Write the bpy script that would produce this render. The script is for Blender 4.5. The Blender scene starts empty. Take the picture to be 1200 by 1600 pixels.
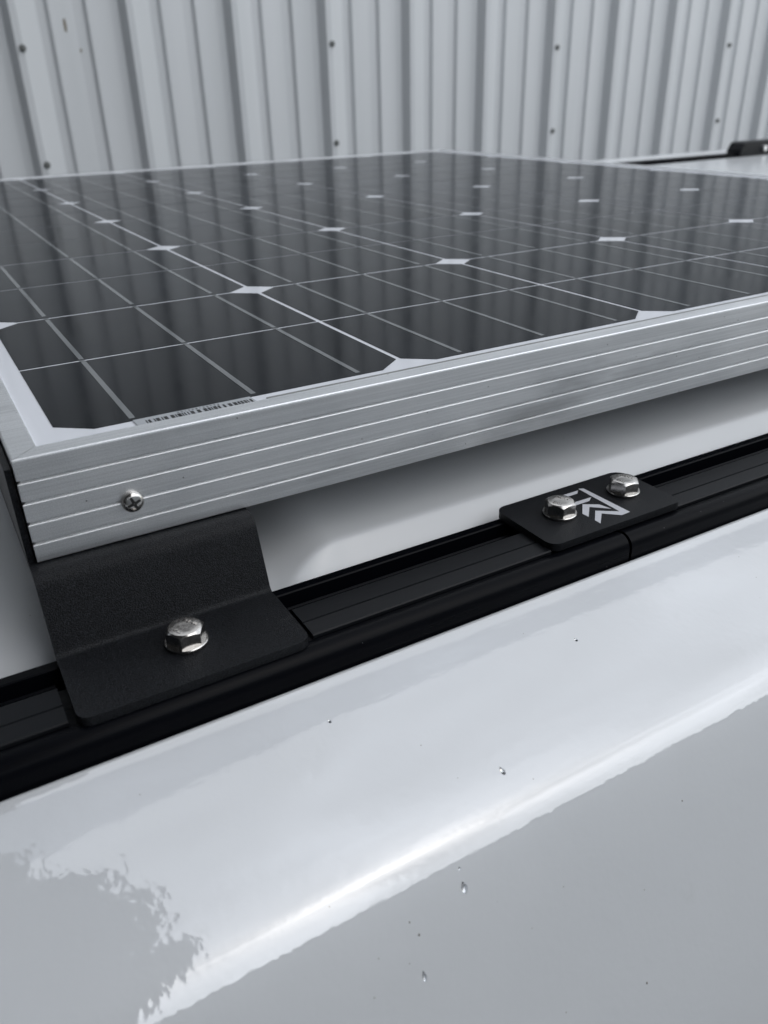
import bpy, bmesh, math, random
from mathutils import Vector, Matrix, Euler
random.seed(7)
S = 0.155            # metres per modelling unit (one solar cell pitch across)
R = math.radians
scene = bpy.context.scene
C = scene.collection

# ------------------------------------------------------------------ camera
cam_d = bpy.data.cameras.new('camera'); cam = bpy.data.objects.new('camera', cam_d); C.objects.link(cam)
right = Vector((0.86371504, -0.50341767, -0.02381126))
down = Vector((-0.25269206, -0.39169816, -0.88471423))
fwd = Vector((0.43605395, 0.77015791, -0.46552525))
M = Matrix((right, -down, -fwd)).transposed().to_4x4()
M.translation = Vector((-0.20171429, -1.92429734, 0.71108842)) * S
cam.matrix_world = M
cam_d.sensor_fit = 'VERTICAL'; cam_d.sensor_height = 9.8
cam_d.lens = 1253.84 / 1600 * 9.8
cam_d.clip_start = 0.01; cam_d.clip_end = 500
cam_d.dof.use_dof = True; cam_d.dof.focus_distance = 0.36; cam_d.dof.aperture_fstop = 3.6
scene.camera = cam

# ------------------------------------------------------------------ world and sun
SUN_EL, SUN_AZ = 54, -60          # azimuth measured from +X towards +Y
w = bpy.data.worlds.new('World'); scene.world = w; w.use_nodes = True
nt = w.node_tree; nt.nodes.clear()
sky = nt.nodes.new('ShaderNodeTexSky'); sky.sky_type = 'NISHITA'; sky.sun_disc = False
sky.sun_elevation = R(SUN_EL); sky.sun_rotation = R(90 - SUN_AZ)
sky.air_density = 1.5; sky.dust_density = 1.2; sky.ozone_density = 1
hs = nt.nodes.new('ShaderNodeHueSaturation'); hs.inputs['Saturation'].default_value = 0.3
tc = nt.nodes.new('ShaderNodeTexCoord')
cl = nt.nodes.new('ShaderNodeTexNoise'); cl.inputs['Scale'].default_value = 2.6; cl.inputs['Detail'].default_value = 5
cl.inputs['Distortion'].default_value = 0.6
mr = nt.nodes.new('ShaderNodeMapRange'); mr.inputs[1].default_value = 0.3; mr.inputs[2].default_value = 0.7
mr.inputs[3].default_value = 0.6; mr.inputs[4].default_value = 1.6
mul = nt.nodes.new('ShaderNodeVectorMath'); mul.operation = 'SCALE'
bg = nt.nodes.new('ShaderNodeBackground'); bg.inputs['Strength'].default_value = 0.1
ow = nt.nodes.new('ShaderNodeOutputWorld')
nt.links.new(sky.outputs[0], hs.inputs['Color']); nt.links.new(hs.outputs[0], mul.inputs[0])
nt.links.new(tc.outputs['Generated'], cl.inputs['Vector']); nt.links.new(cl.outputs['Fac'], mr.inputs[0])
sx = nt.nodes.new('ShaderNodeSeparateXYZ'); nt.links.new(tc.outputs['Generated'], sx.inputs[0])
zr_ = nt.nodes.new('ShaderNodeMapRange'); nt.links.new(sx.outputs[2], zr_.inputs[0])      # overcast sky: brighter overhead than at the horizon
zr_.inputs[1].default_value = 0.0; zr_.inputs[2].default_value = 1.0; zr_.inputs[3].default_value = 0.85; zr_.inputs[4].default_value = 1.2
mm_ = nt.nodes.new('ShaderNodeMath'); mm_.operation = 'MULTIPLY'
nt.links.new(mr.outputs[0], mm_.inputs[0]); nt.links.new(zr_.outputs[0], mm_.inputs[1]); nt.links.new(mm_.outputs[0], mul.inputs['Scale']); nt.links.new(mul.outputs[0], bg.inputs['Color'])
nt.links.new(bg.outputs[0], ow.inputs['Surface'])
sd = bpy.data.lights.new('sun', 'SUN'); sun = bpy.data.objects.new('sun', sd); C.objects.link(sun)
sd.energy = 0.6; sd.angle = R(120); sd.color = (0.965, 0.985, 1.0)
sdir = Vector((math.cos(R(SUN_EL)) * math.cos(R(SUN_AZ)), math.cos(R(SUN_EL)) * math.sin(R(SUN_AZ)), math.sin(R(SUN_EL))))
sun.rotation_euler = sdir.to_track_quat('Z', 'Y').to_euler()
scene.view_settings.view_transform = 'Standard'; scene.view_settings.look = 'None'
scene.view_settings.exposure = 1.0; scene.view_settings.gamma = 1
scene.view_settings.use_curve_mapping = False
scene.render.engine = 'CYCLES'

# ------------------------------------------------------------------ materials
def mat(name, col, rough=0.5, metal=0.0, coat=0.0, coat_rough=0.03, spec=0.5):
    m = bpy.data.materials.new(name); m.use_nodes = True
    b = m.node_tree.nodes['Principled BSDF']
    b.inputs['Base Color'].default_value = (*col, 1); b.inputs['Roughness'].default_value = rough
    b.inputs['Metallic'].default_value = metal; b.inputs['Coat Weight'].default_value = coat
    b.inputs['Coat Roughness'].default_value = coat_rough; b.inputs['Specular IOR Level'].default_value = spec
    return m
def N(m, t, **kw):
    n = m.node_tree.nodes.new(t)
    for k, v in kw.items():
        if k in n.inputs: n.inputs[k].default_value = v
        else: setattr(n, k, v)
    return n
def L(m, a, b): m.node_tree.links.new(a, b)
def noise(m, scale, detail=3, stretch=(1, 1, 1), rough=0.5, coord='Object'):
    tc = N(m, 'ShaderNodeTexCoord'); mp = N(m, 'ShaderNodeMapping'); mp.inputs['Scale'].default_value = stretch
    n = N(m, 'ShaderNodeTexNoise', Scale=scale, Detail=detail, Roughness=rough)
    L(m, tc.outputs[coord], mp.inputs[0]); L(m, mp.outputs[0], n.inputs['Vector'])
    return n
def ramp(m, src, a, b, c0, c1):
    r = N(m, 'ShaderNodeValToRGB'); e = r.color_ramp.elements
    e[0].position = a; e[1].position = b; e[0].color = (*c0, 1); e[1].color = (*c1, 1)
    L(m, src, r.inputs[0]); return r
def bump(m, src, strength, dist, prev=None, coat=False):
    b = N(m, 'ShaderNodeBump', Strength=strength, Distance=dist); L(m, src, b.inputs['Height'])
    if prev: L(m, prev.outputs[0], b.inputs['Normal'])
    p = m.node_tree.nodes['Principled BSDF']; L(m, b.outputs[0], p.inputs['Normal'])
    if coat: L(m, b.outputs[0], p.inputs['Coat Normal'])
    return b
def mixc(m, fac, a, b):
    x = N(m, 'ShaderNodeMix', data_type='RGBA'); L(m, fac, x.inputs[0])
    for s, i in ((a, 6), (b, 7)):
        if isinstance(s, tuple): x.inputs[i].default_value = (*s, 1)
        else: L(m, s, x.inputs[i])
    return x
def dirt_specks(m, base, dirt, scale=260, thr=0.075):
    """sparse tiny specks of dirt, keeping their own irregular shape"""
    tc = N(m, 'ShaderNodeTexCoord'); v = N(m, 'ShaderNodeTexVoronoi', Scale=scale); L(m, tc.outputs['Object'], v.inputs['Vector'])
    lt = N(m, 'ShaderNodeMath', operation='LESS_THAN'); L(m, v.outputs['Distance'], lt.inputs[0]); lt.inputs[1].default_value = thr
    sp = N(m, 'ShaderNodeSeparateColor'); L(m, v.outputs['Color'], sp.inputs[0])
    g = N(m, 'ShaderNodeMath', operation='GREATER_THAN'); L(m, sp.outputs[0], g.inputs[0]); g.inputs[1].default_value = 0.93
    mm = N(m, 'ShaderNodeMath', operation='MULTIPLY'); L(m, lt.outputs[0], mm.inputs[0]); L(m, g.outputs[0], mm.inputs[1])
    return mixc(m, mm.outputs[0], base, dirt)

def paint(name='white_paint', coat_ior=2.2, peel_k=0.17, rough_k=(0.035, 0.1)):
    m = mat(name, (0.72, 0.745, 0.77), 0.5, 0, 1.0, 0.025, 0.1)
    p = m.node_tree.nodes['Principled BSDF']
    p.inputs['Coat IOR'].default_value = coat_ior
    big = noise(m, 14, 4)
    c = ramp(m, big.outputs['Fac'], 0.35, 0.7, (0.555, 0.572, 0.587), (0.58, 0.596, 0.61))
    d = dirt_specks(m, c.outputs[0], (0.24, 0.23, 0.2), 210, 0.05)
    d2 = dirt_specks(m, d.outputs[2], (0.42, 0.42, 0.42), 90, 0.035)
    L(m, d2.outputs[2], p.inputs['Base Color'])
    peel = noise(m, 300, 2); wave = noise(m, 75, 3)
    b1 = bump(m, peel.outputs['Fac'], peel_k, 0.00018, coat=True)
    bump(m, wave.outputs['Fac'], peel_k * 1.3, 0.0006, prev=b1, coat=True)
    film = noise(m, 60, 6, (1, 3, 1)); r = ramp(m, film.outputs['Fac'], 0.45, 0.75, (rough_k[0],) * 3, (rough_k[1],) * 3)
    L(m, r.outputs[0], p.inputs['Coat Roughness'])
    sc_ = noise(m, 24, 7, (1, 1, 1), 0.7); sr = ramp(m, sc_.outputs['Fac'], 0.64, 0.76, (0, 0, 0), (0.22, 0.22, 0.22))
    x = mixc(m, sr.outputs[0], d2.outputs[2], (0.4, 0.4, 0.39)); L(m, x.outputs[2], p.inputs['Base Color'])
    return m
PAINT = paint()
DUSTY = paint('dusty_white_paint', 1.45, 0.04, (0.16, 0.26))

def aluminium():
    m = mat('anodised_aluminium', (0.75, 0.76, 0.77), 0.42, 1.0)
    p = m.node_tree.nodes['Principled BSDF']
    n = noise(m, 60, 6, (0.5, 3, 3)); c = ramp(m, n.outputs['Fac'], 0.3, 0.72, (0.78, 0.79, 0.8), (0.84, 0.85, 0.86))
    g = noise(m, 2500, 2); g2 = ramp(m, g.outputs['Fac'], 0.35, 0.7, (0.86,) * 3, (1.08,) * 3)
    x = N(m, 'ShaderNodeMix', data_type='RGBA', blend_type='MULTIPLY'); x.inputs[0].default_value = 1
    L(m, c.outputs[0], x.inputs[6]); L(m, g2.outputs[0], x.inputs[7])
    d = dirt_specks(m, x.outputs[2], (0.1, 0.1, 0.1), 330, 0.09)
    L(m, d.outputs[2], p.inputs['Base Color'])
    sm_ = noise(m, 22, 7, (1, 2, 2), 0.65); r = ramp(m, sm_.outputs['Fac'], 0.35, 0.7, (0.4,) * 3, (0.52,) * 3); L(m, r.outputs[0], p.inputs['Roughness'])
    st = noise(m, 45, 5, (0.25, 6, 6), 0.6); sr = ramp(m, st.outputs['Fac'], 0.66, 0.74, (0, 0, 0), (0.35, 0.35, 0.35))
    y_ = mixc(m, sr.outputs[0], d.outputs[2], (0.93, 0.94, 0.95))
    dl = noise(m, 1, 4, (6, 900, 900), 0.6); dlr = ramp(m, dl.outputs['Fac'], 0.35, 0.7, (0.88,) * 3, (1.04,) * 3)
    bt = noise(m, 7, 5, (1, 4, 4), 0.6); btr = ramp(m, bt.outputs['Fac'], 0.55, 0.72, (1.0,) * 3, (0.7,) * 3)
    z_ = N(m, 'ShaderNodeMix', data_type='RGBA', blend_type='MULTIPLY'); z_.inputs[0].default_value = 1; L(m, y_.outputs[2], z_.inputs[6]); L(m, dlr.outputs[0], z_.inputs[7])
    z2 = N(m, 'ShaderNodeMix', data_type='RGBA', blend_type='MULTIPLY'); z2.inputs[0].default_value = 1; L(m, z_.outputs[2], z2.inputs[6]); L(m, btr.outputs[0], z2.inputs[7])
    L(m, z2.outputs[2], p.inputs['Base Color'])
    bump(m, g.outputs['Fac'], 0.25, 0.0001)
    return m
ALU = aluminium()

def powder():
    m = mat('black_powder_coat', (0.009, 0.0096, 0.0112), 0.42, 0, spec=0.17)
    n = noise(m, 2300, 2); bump(m, n.outputs['Fac'], 1.0, 0.0003)
    g = ramp(m, n.outputs['Fac'], 0.4, 0.75, (0.001, 0.0013, 0.002), (0.021, 0.023, 0.027))
    sc_ = noise(m, 35, 6, (1, 4, 1)); sr = ramp(m, sc_.outputs['Fac'], 0.68, 0.8, (0, 0, 0), (0.25, 0.25, 0.25))
    x = mixc(m, sr.outputs[0], g.outputs[0], (0.07, 0.07, 0.07)); L(m, x.outputs[2], m.node_tree.nodes['Principled BSDF'].inputs['Base Color'])
    return m
POWDER = powder()
def black_anod():
    m = mat('black_anodised', (0.001, 0.0012, 0.002), 0.28, 0, spec=0.06)
    p = m.node_tree.nodes['Principled BSDF']
    n = noise(m, 90, 5, (0.15, 3, 3)); r = ramp(m, n.outputs['Fac'], 0.3, 0.7, (0.26,) * 3, (0.36,) * 3); L(m, r.outputs[0], p.inputs['Roughness'])
    d = dirt_specks(m, (0.0015, 0.0018, 0.003), (0.16, 0.16, 0.17), 230, 0.04); L(m, d.outputs[2], p.inputs['Base Color'])
    return m
RAIL = black_anod()
def strip_m():
    m = mat('black_rubber_strip', (0.007, 0.0078, 0.0095), 0.45, 0, spec=0.15)
    n = noise(m, 300, 4, (0.2, 3, 1)); bump(m, n.outputs['Fac'], 0.15, 0.0002)
    return m
STRIP = strip_m()
def steel():
    m = mat('stainless_steel', (0.55, 0.53, 0.5), 0.28, 1.0)
    p = m.node_tree.nodes['Principled BSDF']
    n = noise(m, 700, 4); c = ramp(m, n.outputs['Fac'], 0.3, 0.7, (0.46, 0.445, 0.425), (0.62, 0.605, 0.585)); L(m, c.outputs[0], p.inputs['Base Color'])
    r = ramp(m, n.outputs['Fac'], 0.3, 0.7, (0.16,) * 3, (0.27,) * 3); L(m, r.outputs[0], p.inputs['Roughness'])
    bump(m, n.outputs['Fac'], 0.12, 0.0001)
    return m
STEEL = steel()
def glassy(name, col, base_rough=0.5, spots=True):
    m = mat(name, col, base_rough, 0, 1.0, 0.06, 0.0)
    p = m.node_tree.nodes['Principled BSDF']; p.inputs['Coat IOR'].default_value = 1.23
    if spots:
        n = noise(m, 28, 6); r = ramp(m, n.outputs['Fac'], 0.4, 0.75, (0.085,) * 3, (0.15,) * 3); L(m, r.outputs[0], p.inputs['Coat Roughness'])
        dust = noise(m, 9, 7, (1, 1, 1), 0.7); dr = ramp(m, dust.outputs['Fac'], 0.45, 0.8, col, tuple(c * 1.8 + 0.002 for c in col))
        oi = N(m, 'ShaderNodeObjectInfo'); vr = N(m, 'ShaderNodeMapRange'); L(m, oi.outputs['Random'], vr.inputs[0]); vr.inputs[3].default_value = 0.75; vr.inputs[4].default_value = 1.35
        vs_ = N(m, 'ShaderNodeVectorMath', operation='SCALE'); L(m, dr.outputs[0], vs_.inputs[0]); L(m, vr.outputs[0], vs_.inputs['Scale'])
        bl = noise(m, 40, 3, (1, 1, 1), 0.4); br = ramp(m, bl.outputs['Fac'], 0.72, 0.76, (0, 0, 0), (0.6, 0.6, 0.6)); x_ = mixc(m, br.outputs[0], vs_.outputs[0], (0.016, 0.017, 0.017))
        d = dirt_specks(m, x_.outputs[2], (0.06, 0.06, 0.055), 120, 0.05); L(m, d.outputs[2], p.inputs['Base Color'])
    return m
CELL = glassy('silicon_cell', (0.006, 0.0075, 0.01))
CELL.node_tree.nodes['Principled BSDF'].inputs['Coat Weight'].default_value = 0.75
BACK = glassy('white_backsheet', (0.66, 0.68, 0.72), spots=False)
BUS = glassy('silver_busbar', (0.16, 0.17, 0.175), spots=False)
TICK = glassy('barcode_ink', (0.012, 0.012, 0.013), spots=False)
LABEL = glassy('barcode_paper', (0.36, 0.38, 0.4), spots=False)
SEAL = mat('grey_sealant', (0.2, 0.205, 0.2), 0.55)
LOGO = mat('pale_print', (0.5, 0.51, 0.54), 0.45)
DARKSTEEL = mat('socket_dark', (0.03, 0.03, 0.03), 0.6, 0.5)
def cladding():
    m = mat('cladding_paint', (0.50, 0.53, 0.55), 0.5, 0, spec=0.35)
    p = m.node_tree.nodes['Principled BSDF']
    n = noise(m, 1.3, 5, (6, 1, 0.35)); c = ramp(m, n.outputs['Fac'], 0.3, 0.7, (0.45, 0.468, 0.48), (0.5, 0.515, 0.528))
    s = noise(m, 7, 5, (1, 1, 0.5)); sr = ramp(m, s.outputs['Fac'], 0.74, 0.79, (0, 0, 0), (1, 1, 1))
    x = mixc(m, sr.outputs[0], c.outputs[0], (0.38, 0.38, 0.36)); L(m, x.outputs[2], p.inputs['Base Color'])
    return m
CLAD = cladding()
SCREWM = mat('weathered_screw', (0.14, 0.145, 0.14), 0.5, 0.4)
RUST = mat('brown_stain', (0.2, 0.175, 0.14), 0.8)
ASPH = mat('yard_concrete', (0.25, 0.25, 0.245), 0.9)
bump(ASPH, noise(ASPH, 90, 4).outputs['Fac'], 0.5, 0.01)
SHED = mat('shed_paint', (0.26, 0.28, 0.3), 0.7)
L(SHED, ramp(SHED, noise(SHED, 2, 5, (4, 4, 0.4)).outputs['Fac'], 0.3, 0.7, (0.56, 0.585, 0.6), (0.62, 0.64, 0.655)).outputs[0], SHED.node_tree.nodes['Principled BSDF'].inputs['Base Color'])

BLOCKER = mat('blocker_dark', (0.07, 0.07, 0.072), 0.8)  # dark colour of the added, unseen light blockers
# ------------------------------------------------------------------ helpers (all coordinates in modelling units, scaled by S)
def obj(name, bm, m, parent=None, smooth=False, angle=None):
    me = bpy.data.meshes.new(name)
    off = parent.location / S if (parent is not None and parent.type == 'EMPTY' and parent.parent is None) else Vector((0, 0, 0))
    for v in bm.verts: v.co = (v.co - off) * S
    bmesh.ops.recalc_face_normals(bm, faces=bm.faces[:])
    bm.to_mesh(me); bm.free()
    if m: me.materials.append(m)
    o = bpy.data.objects.new(name, me); C.objects.link(o)
    if smooth:
        me.shade_smooth()
        if angle is not None: me.set_sharp_from_angle(angle=R(angle))
    if parent: o.parent = parent
    return o
def thing(name, label, cat, loc=(0, 0, 0), group=None):
    o = bpy.data.objects.new(name, None); C.objects.link(o); o.location = Vector(loc) * S
    o.empty_display_size = 0.02
    o['label'] = label; o['category'] = cat
    if group: o['group'] = group
    return o
def tag(o, label, cat, group=None):
    o['label'] = label; o['category'] = cat
    if group: o['group'] = group
    return o
def struct(o): o['kind'] = 'structure'; return o
def box(bm, a, b, bevel=0, seg=2):
    r = bmesh.ops.create_cube(bm, size=1)
    vs = r['verts']
    for v in vs: v.co = Vector([(a[i] + b[i]) / 2 + v.co[i] * (b[i] - a[i]) for i in range(3)])
    if bevel:
        es = list({e for v in vs for e in v.link_edges})
        bmesh.ops.bevel(bm, geom=es, offset=bevel, segments=seg, affect='EDGES')
    return bm
def extrude_x(bm, prof, x0, x1, closed=True, caps=True, cut0=None, cut1=None, n=1):
    """profile [(y,z)] swept along X; cut0/cut1(y,z)->x give mitred ends"""
    rings = []
    for i in range(n + 1):
        t = i / n
        rings.append([bm.verts.new(((cut0(y, z) if cut0 else x0) * (1 - t) + (cut1(y, z) if cut1 else x1) * t, y, z)) for y, z in prof])
    k = len(prof)
    for a, b in zip(rings, rings[1:]):
        for j in range(k if closed else k - 1):
            bm.faces.new((a[j], a[(j + 1) % k], b[(j + 1) % k], b[j]))
    if caps and closed:
        bm.faces.new(rings[0]); bm.faces.new(rings[-1])
    return bm
def prism(bm, pts, z0, z1):
    a = [bm.verts.new((x, y, z0)) for x, y in pts]; b = [bm.verts.new((x, y, z1)) for x, y in pts]
    bm.faces.new(a); bm.faces.new(b)
    for i in range(len(pts)): bm.faces.new((a[i], a[(i + 1) % len(pts)], b[(i + 1) % len(pts)], b[i]))
    return bm
def rounded(x0, y0, x1, y1, r, n=6):
    rr = r if isinstance(r, (list, tuple)) else (r,) * 4
    P = []
    for (cx, cy, a0, q) in ((x1, y1, 0, rr[0]), (x0, y1, 90, rr[1]), (x0, y0, 180, rr[2]), (x1, y0, 270, rr[3])):
        sx = -1 if cx == x1 else 1; sy = -1 if cy == y1 else 1
        for i in range(n + 1):
            a = R(a0 + 90 * i / n); P.append((cx + sx * q + q * math.cos(a), cy + sy * q + q * math.sin(a)))
    return P
def bevel_all(bm, off, seg=2, ang=30):
    es = [e for e in bm.edges if len(e.link_faces) == 2 and e.calc_face_angle(0) > R(ang)]
    bmesh.ops.bevel(bm, geom=es, offset=off, segments=seg, affect='EDGES')

# ------------------------------------------------------------------ large structure
GZ = -12.5
bm = bmesh.new(); vs = [bm.verts.new(p) for p in ((-900, -900, GZ), (900, -900, GZ), (900, 900, GZ), (-900, 900, GZ))]; bm.faces.new(vs)
struct(obj('ground', bm, ASPH))

# cladding wall behind the van
WY = 14.9; P0 = 2.292; PITCH = 1.9575
wall = thing('cladding_wall', 'pale grey ribbed metal cladding wall rising behind the solar panel', 'wall', (0, WY, GZ))
prof = []
def rib(x):
    prof.extend([(x - .06, 0), (x + .035, .19), (x + .15, .19), (x + .5, 0)])
def minor(x): prof.extend([(x - .02, 0), (x + .03, .06), (x + .06, .06), (x + .45, 0)])
x = P0 - 8 * PITCH
while x < 48:
    rib(x); minor(x + .66); minor(x + 1.3); x += PITCH
bm = bmesh.new(); lo = []; hi = []
for (px, h) in prof: lo.append(bm.verts.new((px, WY - h, GZ))); hi.append(bm.verts.new((px, WY - h, 16.5)))
for i in range(len(prof) - 1): bm.faces.new((lo[i], lo[i + 1], hi[i + 1], hi[i]))
# thickness behind
x0, x1 = prof[0][0], prof[-1][0]
sheet = obj('metal_sheet', bm, CLAD, wall)
bm = bmesh.new(); box(bm, (x0, WY + .02, GZ), (x1, WY + 1.2, 16.5)); obj('wall_core', bm, SHED, wall)
bm = bmesh.new(); box(bm, (x0, WY - .3, 16.5), (x1, WY + 1.4, 17), .03); obj('wall_capping', bm, CLAD, wall)
def wall_screw(x, z):
    bm = bmesh.new()
    mt = Matrix.Translation((x, WY - .22, z)) @ Matrix.Rotation(R(90), 4, 'X')
    bmesh.ops.create_cone(bm, cap_ends=True, segments=6, radius1=.036, radius2=.03, depth=.06, matrix=mt)
    bmesh.ops.create_cone(bm, cap_ends=True, segments=16, radius1=.06, radius2=.055, depth=.02, matrix=Matrix.Translation((x, WY - .2, z)) @ Matrix.Rotation(R(90), 4, 'X'))
    return bm
screw0 = None
for k in range(-2, 8):
    for z in (3.35, 1.52, -.27, -2.0):
        X = P0 + .13 + k * 3 * PITCH * 1.004 + random.uniform(-.02, .02); Z = z + random.uniform(-.05, .05) + (.0 if k else -.03)
        obj('wall_screw', wall_screw(X, Z), SCREWM, wall)
def blob(x, z, w_, h_, off=.004):
    bm = bmesh.new(); n = 14
    pts = [(x + w_ * math.cos(2 * math.pi * i / n) * random.uniform(.75, 1.1), z + h_ * math.sin(2 * math.pi * i / n) * random.uniform(.85, 1.1)) for i in range(n)]
    vs = [bm.verts.new((a, WY - off, b)) for a, b in pts]; f = bm.faces.new(vs)
    r = bmesh.ops.extrude_face_region(bm, geom=[f])
    for v in r['geom']:
        if isinstance(v, bmesh.types.BMVert): v.co.y -= .004
    return bm
obj('rust_stain', blob(3.22, 1.83, .03, .11, .034), RUST, wall)
obj('rust_stain', blob(3.42, 1.45, .02, .035), RUST, wall)

# shed on the other side of the yard, it shows only in reflections
shed = thing('storage_shed', 'grey storage shed standing opposite the van, plus added unseen light blockers', 'shed', (0, -22, GZ))
bm = bmesh.new(); box(bm, (-60, -40, GZ), (50, -24, 9.5)); obj('wall', bm, SHED, shed)
bm = bmesh.new(); box(bm, (-60, -41, 9.55), (51, -23.5, 9.9)); obj('roof', bm, SHED, shed)
bm = bmesh.new()
P_ = [(-30, -23), (.1, -23), (.9, -6), (1.1, -2.2), (.5, -1.0), (.7, 1.6), (.15, 2.2), (.3, 3.4), (-.8, 4.2), (-1.0, 6.6), (-4, 7.8), (-30, 7.8)]
prism(bm, P_, 11.8, 12.1); obj('reflection_mask', bm, BLOCKER, shed)  # unseen sheet added overhead, outline shaped to darken the left paint reflection
bm = bmesh.new(); box(bm, (-60, -23.4, GZ), (-18, 14.4, 40)); obj('light_blocker', bm, BLOCKER, shed)  # unseen block added to keep left sky light off the rib flanks

# ------------------------------------------------------------------ van
van = thing('white_van', 'glossy white van body and roof under the black rails', 'van', (0, 0, GZ))
def lerp_pts(pts, t):
    for (a, s), (b, u) in zip(pts, pts[1:]):
        if (t <= a and t >= b) or (t >= a and t <= b): return s + (u - s) * (a - t) / (a - b)
    return pts[-1][1]
def slope(Y):
    return lerp_pts([(-.50, 24), (-.545, 7), (-.60, 5), (-.66, 9), (-.9, 17), (-.96, 24), (-1.0, 46), (-1.04, 57), (-1.1, 62), (-1.4, 68), (-2.2, 76), (-4, 80)], Y)
side = [(-.505, -.62), (-.505, -.56), (-.508, -.549)]
Y, z = -.515, -.546; side.append((Y, z))
arc = 0
while z > -11 and Y > -4:
    dy = .006 if Y > -.62 else (.012 if Y > -1.3 else .05)
    z -= dy * math.tan(R(slope(Y))); Y -= dy; side.append((Y, z))
bm = bmesh.new(); extrude_x(bm, side, -12, 26, closed=False, n=60)
obj('side_panel', bm, PAINT, van, smooth=True)

# roof: flat skin, ledge with a crease that tapers out near the bracket, ditch beyond
def sm(t): t = max(0, min(1, t)); return t * t * (3 - 2 * t)
def crease(X):
    if X > .72: return -.065
    if X > .45: return -.2 + .135 * math.sqrt(max(0, 1 - ((.72 - X) / .27) ** 2))
    return -.2
def roof_z(X, Y):
    yc = crease(X)
    lift = sm((X - .43) / .25)                 # the raised swage runs out beside the bracket
    left_z = -.50 - .25 * .05 * math.log1p(math.exp(min(50, (.02 - Y) / .05)))
    zr = left_z * (1 - lift) + (-.458 + .13 * min(max(Y - yc, 0), .55) * (1 - sm((Y - .8) / 2))) * lift + .03 * sm((Y - .6) / 1.5) * (1 - lift)
    d = yc - Y; k = .004
    soft = k * math.log1p(math.exp(d / k)) if d / k < 50 else d
    z1 = zr - 1.0 * lift * soft
    return max(z1, -.6) if Y > -.188 else -.64
xs = []; X = -12
while X < -1: xs.append(X); X += .8
X = -1
while X < .3: xs.append(X); X += .05
while X < .8: xs.append(X); X += .01
while X < 4: xs.append(X); X += .1
while X < 26: xs.append(X); X += .35
ys = []; Y = -.5
while Y < -.2: ys.append(Y); Y += .03
while Y < .0: ys.append(Y); Y += .006
while Y < .6: ys.append(Y); Y += .03
while Y < 8.0: ys.append(Y); Y += .25
ys.append(8.0)
bm = bmesh.new(); grid = [[bm.verts.new((x, y, roof_z(x, y))) for y in ys] for x in xs]
for i in range(len(xs) - 1):
    for j in range(len(ys) - 1): bm.faces.new((grid[i][j], grid[i + 1][j], grid[i + 1][j + 1], grid[i][j + 1]))
obj('roof', bm, DUSTY, van, smooth=True)
far = [(8.0, roof_z(10, 8.0)), (8.05, -.53), (8.12, -.6), (8.5, -.6), (8.56, -.56), (8.6, -.5), (8.75, -.44), (9.0, -.42), (9.3, -.46), (9.6, -.58), (9.8, -.85), (9.95, -1.5), (10.2, -4), (10.3, -10)]
bm = bmesh.new(); extrude_x(bm, far, -12, 26, closed=False, n=30); obj('far_side_panel', bm, DUSTY, van, smooth=True)

# ------------------------------------------------------------------ rails
ZT = -.475
rail_prof = [(-.192, -.62), (-.192, ZT - .003), (-.196, ZT), (-.222, ZT), (-.226, ZT - .003), (-.228, -.52), (-.232, -.535), (-.300, -.535), (-.300, ZT - .012),
             (-.306, ZT - .008), (-.4375, ZT - .008), (-.4375, -.5), (-.4435, -.5), (-.4435, ZT - .004)]
for i in range(7):
    a = R(90 * i / 6); rail_prof.append((-.462 - .04 * math.sin(a), ZT - .04 + .04 * math.cos(a)))
rail_prof += [(-.503, -.56), (-.503, -.62)]
def rail(x0, x1, label):
    t = thing('roof_rail', label, 'rail', (x0, -.35, -.62), 'black roof rail lengths')
    bm = bmesh.new(); extrude_x(bm, rail_prof, x0, x1); obj('rail_body', bm, RAIL, t, smooth=True, angle=35)
    return t
railL = rail(-9, 1.437, 'long black aluminium roof rail length under the solar panel bracket')
railR = rail(1.447, 24, 'black aluminium roof rail length running right from the joiner plate')
def strip(x0, x1, parent):
    bm = bmesh.new()
    pr = [(-.305, ZT - .0075), (-.305, ZT + .002), (-.308, ZT + .004), (-.373, ZT + .005), (-.3745, ZT + .0005), (-.3775, ZT + .0005), (-.379, ZT + .005),
          (-.432, ZT + .004), (-.4355, ZT + .001), (-.4355, ZT - .0075)]
    extrude_x(bm, pr, x0, x1); obj('cover_strip', bm, STRIP, parent)
    # raised inner lip strip beside the slot
    bm = bmesh.new(); extrude_x(bm, [(-.246, -.534), (-.246, -.505), (-.252, -.502), (-.258, -.505), (-.258, -.534)], x0 + .01, x1); obj('inner_lip', bm, RAIL, parent)
strip(-8.9, -.15, railL); strip(.432, 1.19, railL); strip(1.70, 23.9, railR)
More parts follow.
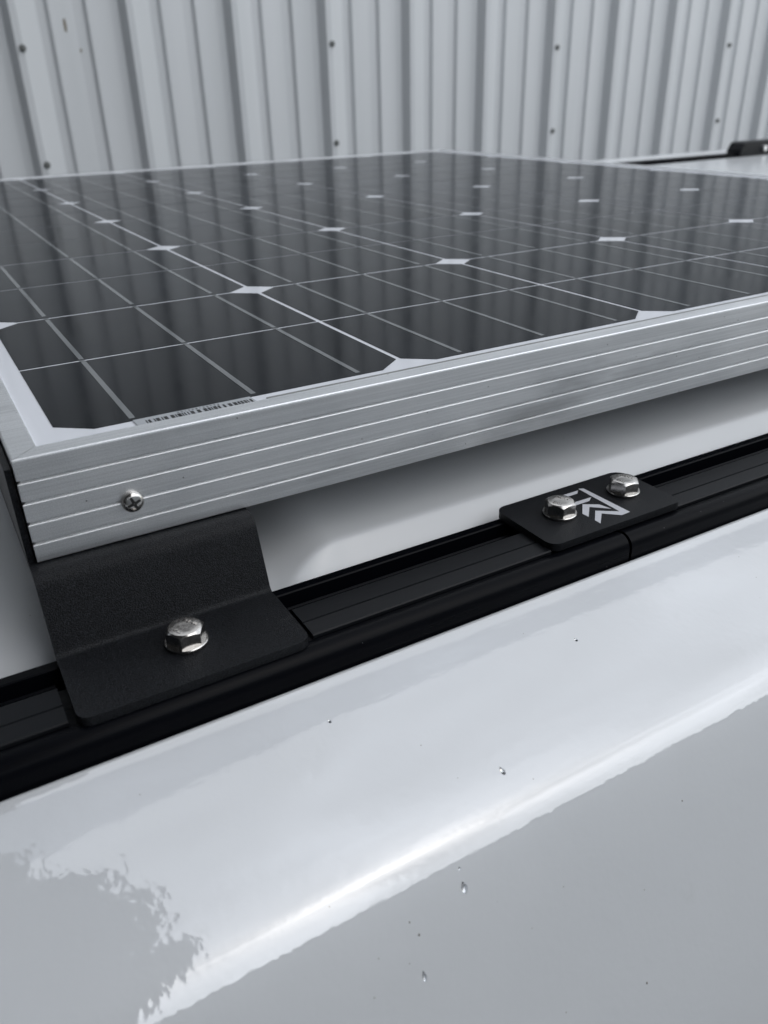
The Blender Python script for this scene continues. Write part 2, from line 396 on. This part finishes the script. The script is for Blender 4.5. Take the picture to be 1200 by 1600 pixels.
# left strip stands a little proud as in the photo
far_rail = thing('roof_rail', 'thin black rail along the far edge of the van roof', 'rail', (11, 8.3, -.6), 'black roof rail lengths')
bm = bmesh.new(); box(bm, (-8, 8.2, -.6), (24, 8.42, -.418), .01); obj('rail_body', bm, RAIL, far_rail)
fb = thing('far_bracket', 'blurred black bracket on the far roof rail at the right edge', 'bracket', (13.5, 8.3, -.49))
bm = bmesh.new()
pp = [(12.82, -.488), (12.84, -.36), (12.9, -.265), (12.98, -.243), (16.5, -.243), (16.5, -.488)]
va = [bm.verts.new((x, 8.15, z)) for x, z in pp]; vb = [bm.verts.new((x, 8.45, z)) for x, z in pp]
bm.faces.new(va); bm.faces.new(vb)
for i in range(6): bm.faces.new((va[i], va[(i + 1) % 6], vb[(i + 1) % 6], vb[i]))
obj('bracket_body', bm, POWDER, fb)
bm = bmesh.new(); bmesh.ops.create_cone(bm, cap_ends=True, segments=12, radius1=.05, radius2=.045, depth=.05, matrix=Matrix.Translation((13.42, 8.13, -.36)) @ Matrix.Rotation(R(90), 4, 'X')); obj('fixing_screw', bm, ALU, fb, True, 40)

# ------------------------------------------------------------------ solar panel
panel = thing('solar_panel', 'dark framed solar panel with white diamond gaps above the van roof', 'solar panel', (-.112, -.1014, -.258))
X0, Y0, X1, Y1 = -.112, -.1014, 6.2, 7.6
ZB = -.2585
# near frame side profile with its five bands (y measured outwards)
def side_prof():
    p = [(.062, -.0085), (.062, .004), (.058, .0055), (.004, .0055), (.0008, .0035), (0, 0)]
    for zl in (-.052, -.1038, -.157, -.2095):
        p += [(0, zl + .0065), (.007, zl + .0055), (.007, zl + .0015), (.0008, zl - .0022), (0, zl - .004)]
    p += [(0, ZB + .003), (.003, ZB), (.2, ZB), (.2, ZB + .012), (.014, ZB + .012), (.014, -.03), (.062, -.03)]
    return p
SP = side_prof()
def cutdiag(base, sgn):
    return lambda y, z: base
bm = bmesh.new()
extrude_x(bm, [(Y0 + a, z) for a, z in SP], 0, 1, cut0=lambda y, z: X0 + max(0, y - Y0), cut1=lambda y, z: X1 - max(0, y - Y0))
near_fr = obj('frame_side', bm, ALU, panel)
bm = bmesh.new()
extrude_x(bm, [(Y1 - a, z) for a, z in SP], 0, 1, cut0=lambda y, z: X0 + max(0, Y1 - y) , cut1=lambda y, z: X1 - max(0, Y1 - y)); obj('frame_side', bm, ALU, panel)
for side_, xx in ((1, X0), (-1, X1)):
    bm = bmesh.new()
    # sweep along Y using the same profile, mitred 0.6 thousandth short of the long sides
    rings = []
    for (ya, sg) in ((Y0, 1), (Y1, -1)):
        rings.append([bm.verts.new((xx + side_ * (a), ya + sg * (a + .0018), z)) for a, z in SP])
    k = len(SP)
    for j in range(k): bm.faces.new((rings[0][j], rings[0][(j + 1) % k], rings[1][(j + 1) % k], rings[1][j]))
    bm.faces.new(rings[0]); bm.faces.new(rings[1])
    obj('frame_side', bm, ALU, panel)
# backsheet / laminate
bm = bmesh.new(); box(bm, (X0 + .03, Y0 + .03, -.025), (X1 - .03, Y1 - .03, -.004)); obj('backsheet', bm, BACK, panel)
# sealant line between glass and frame on the near side
bm = bmesh.new(); box(bm, (.53, Y0 + .0625, -.0055), (X1 - .1, Y0 + .083, .0005)); obj('sealant_bead', bm, SEAL, panel)
PV = 1.2462
def cell(i, j):
    u0, u1 = i + .008, i + .992
    v0, v1 = j * PV + .008, (j + 1) * PV - .008
    if j == 0: v0 = .018
    vm = (j + .5) * PV; c = .085
    bm = bmesh.new()
    def half(pts):
        pts2 = pts
        f = bm.faces.new([bm.verts.new((x, y, -.0026)) for x, y in pts2])
    half([(u0, v0 + c * .8), (u0 + c, v0), (u1 - c, v0), (u1, v0 + c * .8), (u1, vm - .0065), (u0, vm - .0065)])
    half([(u0, vm + .0065), (u1, vm + .0065), (u1, v1 - c * .8), (u1 - c, v1), (u0 + c, v1), (u0, v1 - c * .8)])
    r = bmesh.ops.extrude_face_region(bm, geom=bm.faces[:])
    for v in r['geom']:
        if isinstance(v, bmesh.types.BMVert): v.co.z -= .0012
    return bm
for i in range(6):
    for j in range(6):
        obj('solar_cell', cell(i, j), CELL, panel)
for i in range(6):
    for f in (.19, .515, .835):
        x = i + f; bm = bmesh.new()
        for j in range(6):
            a, b = j * PV + .035, (j + 1) * PV - .02
            m_ = (j + .5) * PV
            for (p, q) in ((a, m_ - .012), (m_ + .012, b)):
                box(bm, (x - .0075, p, -.0024), (x + .0075, q, -.0018))
            for q in (m_, (j + 1) * PV - .002): box(bm, (x - .0075, q - .004, -.0024), (x + .0075, q + .004, -.0018))
        obj('busbar', bm, BUS, panel)
# barcode label
bm = bmesh.new(); prism(bm, [(.188, -.0365), (.5, -.0365), (.497, .017), (.186, .017)], -.0016, -.0011); lab = obj('barcode_label', bm, LABEL, panel)
bm = bmesh.new(); x = .212
rb = random.Random(3)
while x < .488:
    wv = rb.choice((.003, .003, .006, .009)); box(bm, (x, -.032, -.001), (x + wv, -.003, -.0007)); x += wv + rb.choice((.0025, .003, .005, .008))
bars = obj('barcode_bars', bm, TICK, lab); bars.location = (0, 0, 0)
def text_obj(name, s, size, loc, rotz, m, parent, ext=.0004, flip=False):
    cu = bpy.data.curves.new(name, 'FONT'); cu.body = s; cu.size = size * S; cu.align_x = 'CENTER'; cu.align_y = 'CENTER'; cu.extrude = ext * S
    tmp = bpy.data.objects.new('tmp', cu); C.objects.link(tmp)
    dg = bpy.context.evaluated_depsgraph_get(); me = bpy.data.meshes.new_from_object(tmp.evaluated_get(dg))
    bpy.data.objects.remove(tmp); bpy.data.curves.remove(cu)
    me.transform(Matrix.Translation(Vector(loc) * S) @ Matrix.Rotation(rotz, 4, 'Z'))
    if parent.parent is None: me.transform(Matrix.Translation(-parent.location))
    elif parent.parent.type == 'EMPTY': me.transform(Matrix.Translation(-parent.parent.location))
    me.materials.clear(); me.materials.append(m)
    o = bpy.data.objects.new(name, me); C.objects.link(o); o.parent = parent
    return o
# bars were made in absolute units: shift like their siblings
bars.data.transform(Matrix.Translation(-panel.location))
text_obj('barcode_digits', '2 0 1 3 0 8 1 5 0 7 2 6', .0125, (.352, .006, -.0007), 0, BUS, lab)

# ------------------------------------------------------------------ bracket under the panel corner
bracket = thing('mounting_bracket', 'textured black bent bracket holding up the near panel corner', 'bracket', (.14, -.35, ZT))
T = .024
def sheet_profile(path, T, rad):
    """thick bent sheet from centre path in (y,z) with rounded bends"""
    pts = []
    for i, p in enumerate(path):
        if i in (0, len(path) - 1): pts.append(Vector(p)); continue
        a = Vector(path[i - 1]); b = Vector(p); c = Vector(path[i + 1])
        d1 = (a - b).normalized(); d2 = (c - b).normalized(); r = rad
        p1 = b + d1 * r; p2 = b + d2 * r
        for k in range(7):
            t = k / 6; pts.append(p1 * (1 - t) ** 2 + b * 2 * t * (1 - t) + p2 * t * t)
    L_, R_ = [], []
    for i, p in enumerate(pts):
        a = pts[max(0, i - 1)]; b = pts[min(len(pts) - 1, i + 1)]; d = (b - a).normalized(); n = Vector((-d.y, d.x))
        L_.append(p + n * T / 2); R_.append(p - n * T / 2)
    return L_, R_
path = [(-.473, -.4625), (-.215, -.4625), (-.148, -.2725), (.6, -.2725)]
Lp, Rp = sheet_profile(path, T, .022)
xl0, xr0 = -.132, .412
def inset(y):      # rounded front corners of the foot
    r = .032; d = y - (-.473)
    return r - math.sqrt(max(0, r * r - (r - d) ** 2)) if d < r else 0
# add extra stations on the foot so the corner rounding shows
def densify(P):
    out = []
    for a, b in zip(P, P[1:]):
        n = 14 if (b - a).length > .1 else 1
        for k in range(n): out.append(a.lerp(b, (k / n) ** (2 if a is P[0] else 1)))
    out.append(P[-1]); return out
Lp, Rp = densify(Lp), densify(Rp)
bm = bmesh.new(); G = []
for a, b in zip(Lp, Rp):
    i_ = inset(max(a.x, -.473)); G.append([bm.verts.new((xl0 + i_, a.x, a.y)), bm.verts.new((xr0 - i_, a.x, a.y)), bm.verts.new((xr0 - i_, b.x, b.y)), bm.verts.new((xl0 + i_, b.x, b.y))])
for g, h in zip(G, G[1:]):
    for k in range(4): bm.faces.new((g[k], g[(k + 1) % 4], h[(k + 1) % 4], h[k]))
bm.faces.new(G[0]); bm.faces.new(G[-1])
obj('bent_plate', bm, POWDER, bracket, smooth=True, angle=40)
bm = bmesh.new(); prism(bm, [(a, b) for a, b in ((-.1315, -.085), (-.1165, -.085), (-.1165, .6), (-.1315, .6))], -.262, -.02); bevel_all(bm, .003); obj('side_tab', bm, POWDER, bracket)

# ------------------------------------------------------------------ joiner plate with printed mark
plate = thing('joiner_plate', 'small black rectangular plate with pale arrow mark across the rail joint', 'plate', (1.45, -.31, ZT))
bm = bmesh.new(); prism(bm, rounded(1.185, -.4455, 1.712, -.172, (.05, .035, .035, .03)), ZT + .0005, -.450); bevel_all(bm, .002, 2, 50); obj('plate_body', bm, POWDER, plate, True, 30)
def pz(cx, cy, h=-.4498):
    return (cx, cy)
def onplate(x, y):   # not used for placement of anything but the print outline (plate coordinates, millimetric)
    return x, y
marks = [
    [(1.497, -.2075), (1.513, -.2135), (1.5195, -.4115), (1.4835, -.4135), (1.4400, -.3730), (1.3925, -.4185), (1.3925, -.3945), (1.4365, -.3495), (1.4955, -.3925)],
    [(1.4335, -.2960), (1.4760, -.3250), (1.4870, -.3660), (1.4390, -.3210), (1.3920, -.3680), (1.3900, -.3430)],
    [(1.375, -.2145), (1.488, -.2155), (1.471, -.2310), (1.395, -.2310), (1.395, -.272), (1.490, -.2740), (1.468, -.2900), (1.375, -.2900)],
]
bm = bmesh.new()
for mk in marks: prism(bm, mk, -.4499, -.4494)
bmesh.ops.triangulate(bm, faces=[f for f in bm.faces if len(f.verts) > 4])
obj('arrow_mark', bm, LOGO, plate)

# ------------------------------------------------------------------ bolts
def hexbolt(x, y, z, yaw, tiltlabel, seed):
    t = thing('hex_bolt', tiltlabel, 'bolt', (x, y, z), 'stainless hex bolts on the rail fixings')
    rw = .0525
    bm = bmesh.new()
    n = 48; rings = []
    for (r, h) in ((.02, 0), (rw - .001, 0), (rw, .0015), (rw, .008), (rw - .0015, .0098), (.02, .0098)):
        rings.append([bm.verts.new((x + r * math.cos(2 * math.pi * i / n), y + r * math.sin(2 * math.pi * i / n), z + h)) for i in range(n)])
    for a, b in zip(rings, rings[1:]):
        for i in range(n): bm.faces.new((a[i], a[(i + 1) % n], b[(i + 1) % n], b[i]))
    bm.faces.new(rings[0]); bm.faces.new(rings[-1])
    obj('washer', bm, STEEL, t, True, 35)
    bm = bmesh.new(); ap = .0415; H = .0365; rt = .0385; per = 10; n = 6 * per; zb = z + .0099
    ring_b, ring_m, ring_t, ring_i, ring_j = [], [], [], [], []
    for i in range(n):
        th = 2 * math.pi * i / n; rh = ap / math.cos(((th) % R(60)) - R(30))
        a = th + yaw; c, s_ = math.cos(a), math.sin(a)
        zt = H - max(0, rh - rt) * .62 - .0008
        ring_b.append(bm.verts.new((x + rh * c, y + rh * s_, zb))); ring_m.append(bm.verts.new((x + rh * c, y + rh * s_, zb + zt)))
        ring_t.append(bm.verts.new((x + rt * c, y + rt * s_, zb + H)))
        ring_i.append(bm.verts.new((x + rt * .93 * c, y + rt * .93 * s_, zb + H + .0004))); ring_j.append(bm.verts.new((x + rt * .5 * c, y + rt * .5 * s_, zb + H - .0006)))
    RR = [ring_b, ring_m, ring_t, ring_i, ring_j]
    for a, b in zip(RR, RR[1:]):
        for i in range(n): bm.faces.new((a[i], a[(i + 1) % n], b[(i + 1) % n], b[i]))
    bm.faces.new(ring_b); bm.faces.new(ring_j)
    hd = obj('bolt_head', bm, STEEL, t, True, 24)
    for s_, ang_, rad in (('A2-70', yaw + R(150), .021), ('THE', yaw - R(35), .021)):
        text_obj('stamped_letters', s_, .0165, (x + rad * math.cos(ang_), y + rad * math.sin(ang_), zb + H + .0003), ang_ - R(90), STEEL, hd, .0009)
    return t
hexbolt(.151, -.325, -.450, R(-119.4), 'hex bolt with washer on the flat foot of the bracket', 1)
hexbolt(1.331, -.306, -.450, R(-119), 'hex bolt left of the arrow mark on the joiner plate', 2)
hexbolt(1.603, -.298, -.450, R(-128.7), 'hex bolt right of the arrow mark on the joiner plate', 3)

# pan head screw in the frame side
sc = thing('pan_head_screw', 'small cross recess pan head screw in the silver frame side', 'screw', (.127, Y0, -.158))
bm = bmesh.new(); n = 40; rings = []
def scpt(r, h, a): return (.127 + r * math.cos(a), Y0 - h, -.158 + r * math.sin(a))
for (r, h) in ((.027, -.001), (.0272, .008), (.0262, .013), (.0235, .0175), (.018, .0205), (.0105, .022)):
    rings.append([bm.verts.new(scpt(r, h, 2 * math.pi * i / n)) for i in range(n)])
for a, b in zip(rings, rings[1:]):
    for i in range(n): bm.faces.new((a[i], a[(i + 1) % n], b[(i + 1) % n], b[i]))
bm.faces.new(rings[0]); bm.faces.new(rings[-1]); hd = obj('screw_head', bm, STEEL, sc, True, 50)
bm = bmesh.new()
for k in range(4):
    a = R(20 + 90 * k); c, s_ = math.cos(a), math.sin(a)
    q = [(.001, -.0042), (.017, -.003), (.017, .003), (.001, .0042)]
    f0 = [bm.verts.new((.127 + u * c - v * s_, Y0 - .0226 + u * .05, -.158 + u * s_ + v * c)) for u, v in q]
    f1 = [bm.verts.new((.127 + u * c - v * s_, Y0 - .0185, -.158 + u * s_ + v * c)) for u, v in q]
    bm.faces.new(f0); bm.faces.new(f1)
    for i in range(4): bm.faces.new((f0[i], f0[(i + 1) % 4], f1[(i + 1) % 4], f1[i]))
obj('cross_recess', bm, DARKSTEEL, sc)

# ------------------------------------------------------------------ rain drops and marks on the van paint
def side_z(Y):
    for (a, b), (c, d) in zip(side[3:], side[4:]):
        if Y <= a and Y >= c: return b + (d - b) * (a - Y) / (a - c)
    return side[-1][1]
WATER = mat('water', (0.95, 0.97, 1.0), 0.02); WATER.node_tree.nodes['Principled BSDF'].inputs['Transmission Weight'].default_value = 1.0
WATER.node_tree.nodes['Principled BSDF'].inputs['IOR'].default_value = 1.33
DIRT = mat('dark_grit', (0.18, 0.165, 0.14), 0.8)
def on_skin(x, y, w_, l_, h, n=16, tail=0.0):
    """low domed patch lying on the curved side, l_ measured down the slope; tail narrows its upper end"""
    a = R(slope(y)); cz = side_z(y); tx = Vector((1, 0, 0)); td = Vector((0, -math.cos(a), -math.sin(a))); tn = Vector((0, -math.sin(a), math.cos(a)))
    o = Vector((x, y, cz)); bm = bmesh.new(); rings = []
    for k in range(5):
        f = math.cos(k / 4 * math.pi / 2); hh = h * math.sin(k / 4 * math.pi / 2)
        ring = []
        for i in range(n):
            t = 2 * math.pi * i / n; d = math.cos(t); s_ = math.sin(t) * (1 - tail * max(0, -d))
            ring.append(bm.verts.new(o + tx * (w_ * s_ * max(f, .02)) + td * (l_ * d * max(f, .02)) + tn * (hh + .0003)))
        rings.append(ring)
    for p_, q_ in zip(rings, rings[1:]):
        for i in range(n): bm.faces.new((p_[i], p_[(i + 1) % n], q_[(i + 1) % n], q_[i]))
    bm.faces.new(rings[0]); bm.faces.new(rings[-1])
    return bm
drops = [(.4578, -1.0482, .007, .0125, 'largest rain drop low on the van side below the bright shoulder line'),
         (.3232, -1.108, .0045, .012, 'long narrow rain drop nearest the bottom of the van side'),
         (.4612, -1.0264, .003, .004, 'tiny rain drop just above the largest drop on the van side'),
         (.6522, -.9154, .0055, .0105, 'rain drop above the bright shoulder line on the van'),
         (.3698, -.6366, .0035, .006, 'small rain drop on the van just below the bracket'),
         (1.0606, -.6938, .0045, .006, 'small rain drop on the van near the joiner plate')]
for x_, y_, w_, l_, lb in drops:
    o = obj('rain_drop', on_skin(x_, y_, w_, l_, w_ * .2, tail=.6), WATER, None, True)
    tag(o, lb, 'rain drop', 'rain drops on the van paint')
for x_, y_, w_ in ((.3362, -1.0692, .0022), (.3246, -1.0526, .0016), (.8373, -1.2411, .0022), (1.0602, -1.0865, .0018), (.6837, -1.1024, .0012), (.3009, -1.0897, .001)):
    ob = obj('grit_speck', on_skin(x_, y_, w_, w_ * 1.3, w_ * .6, 7), DIRT, van)
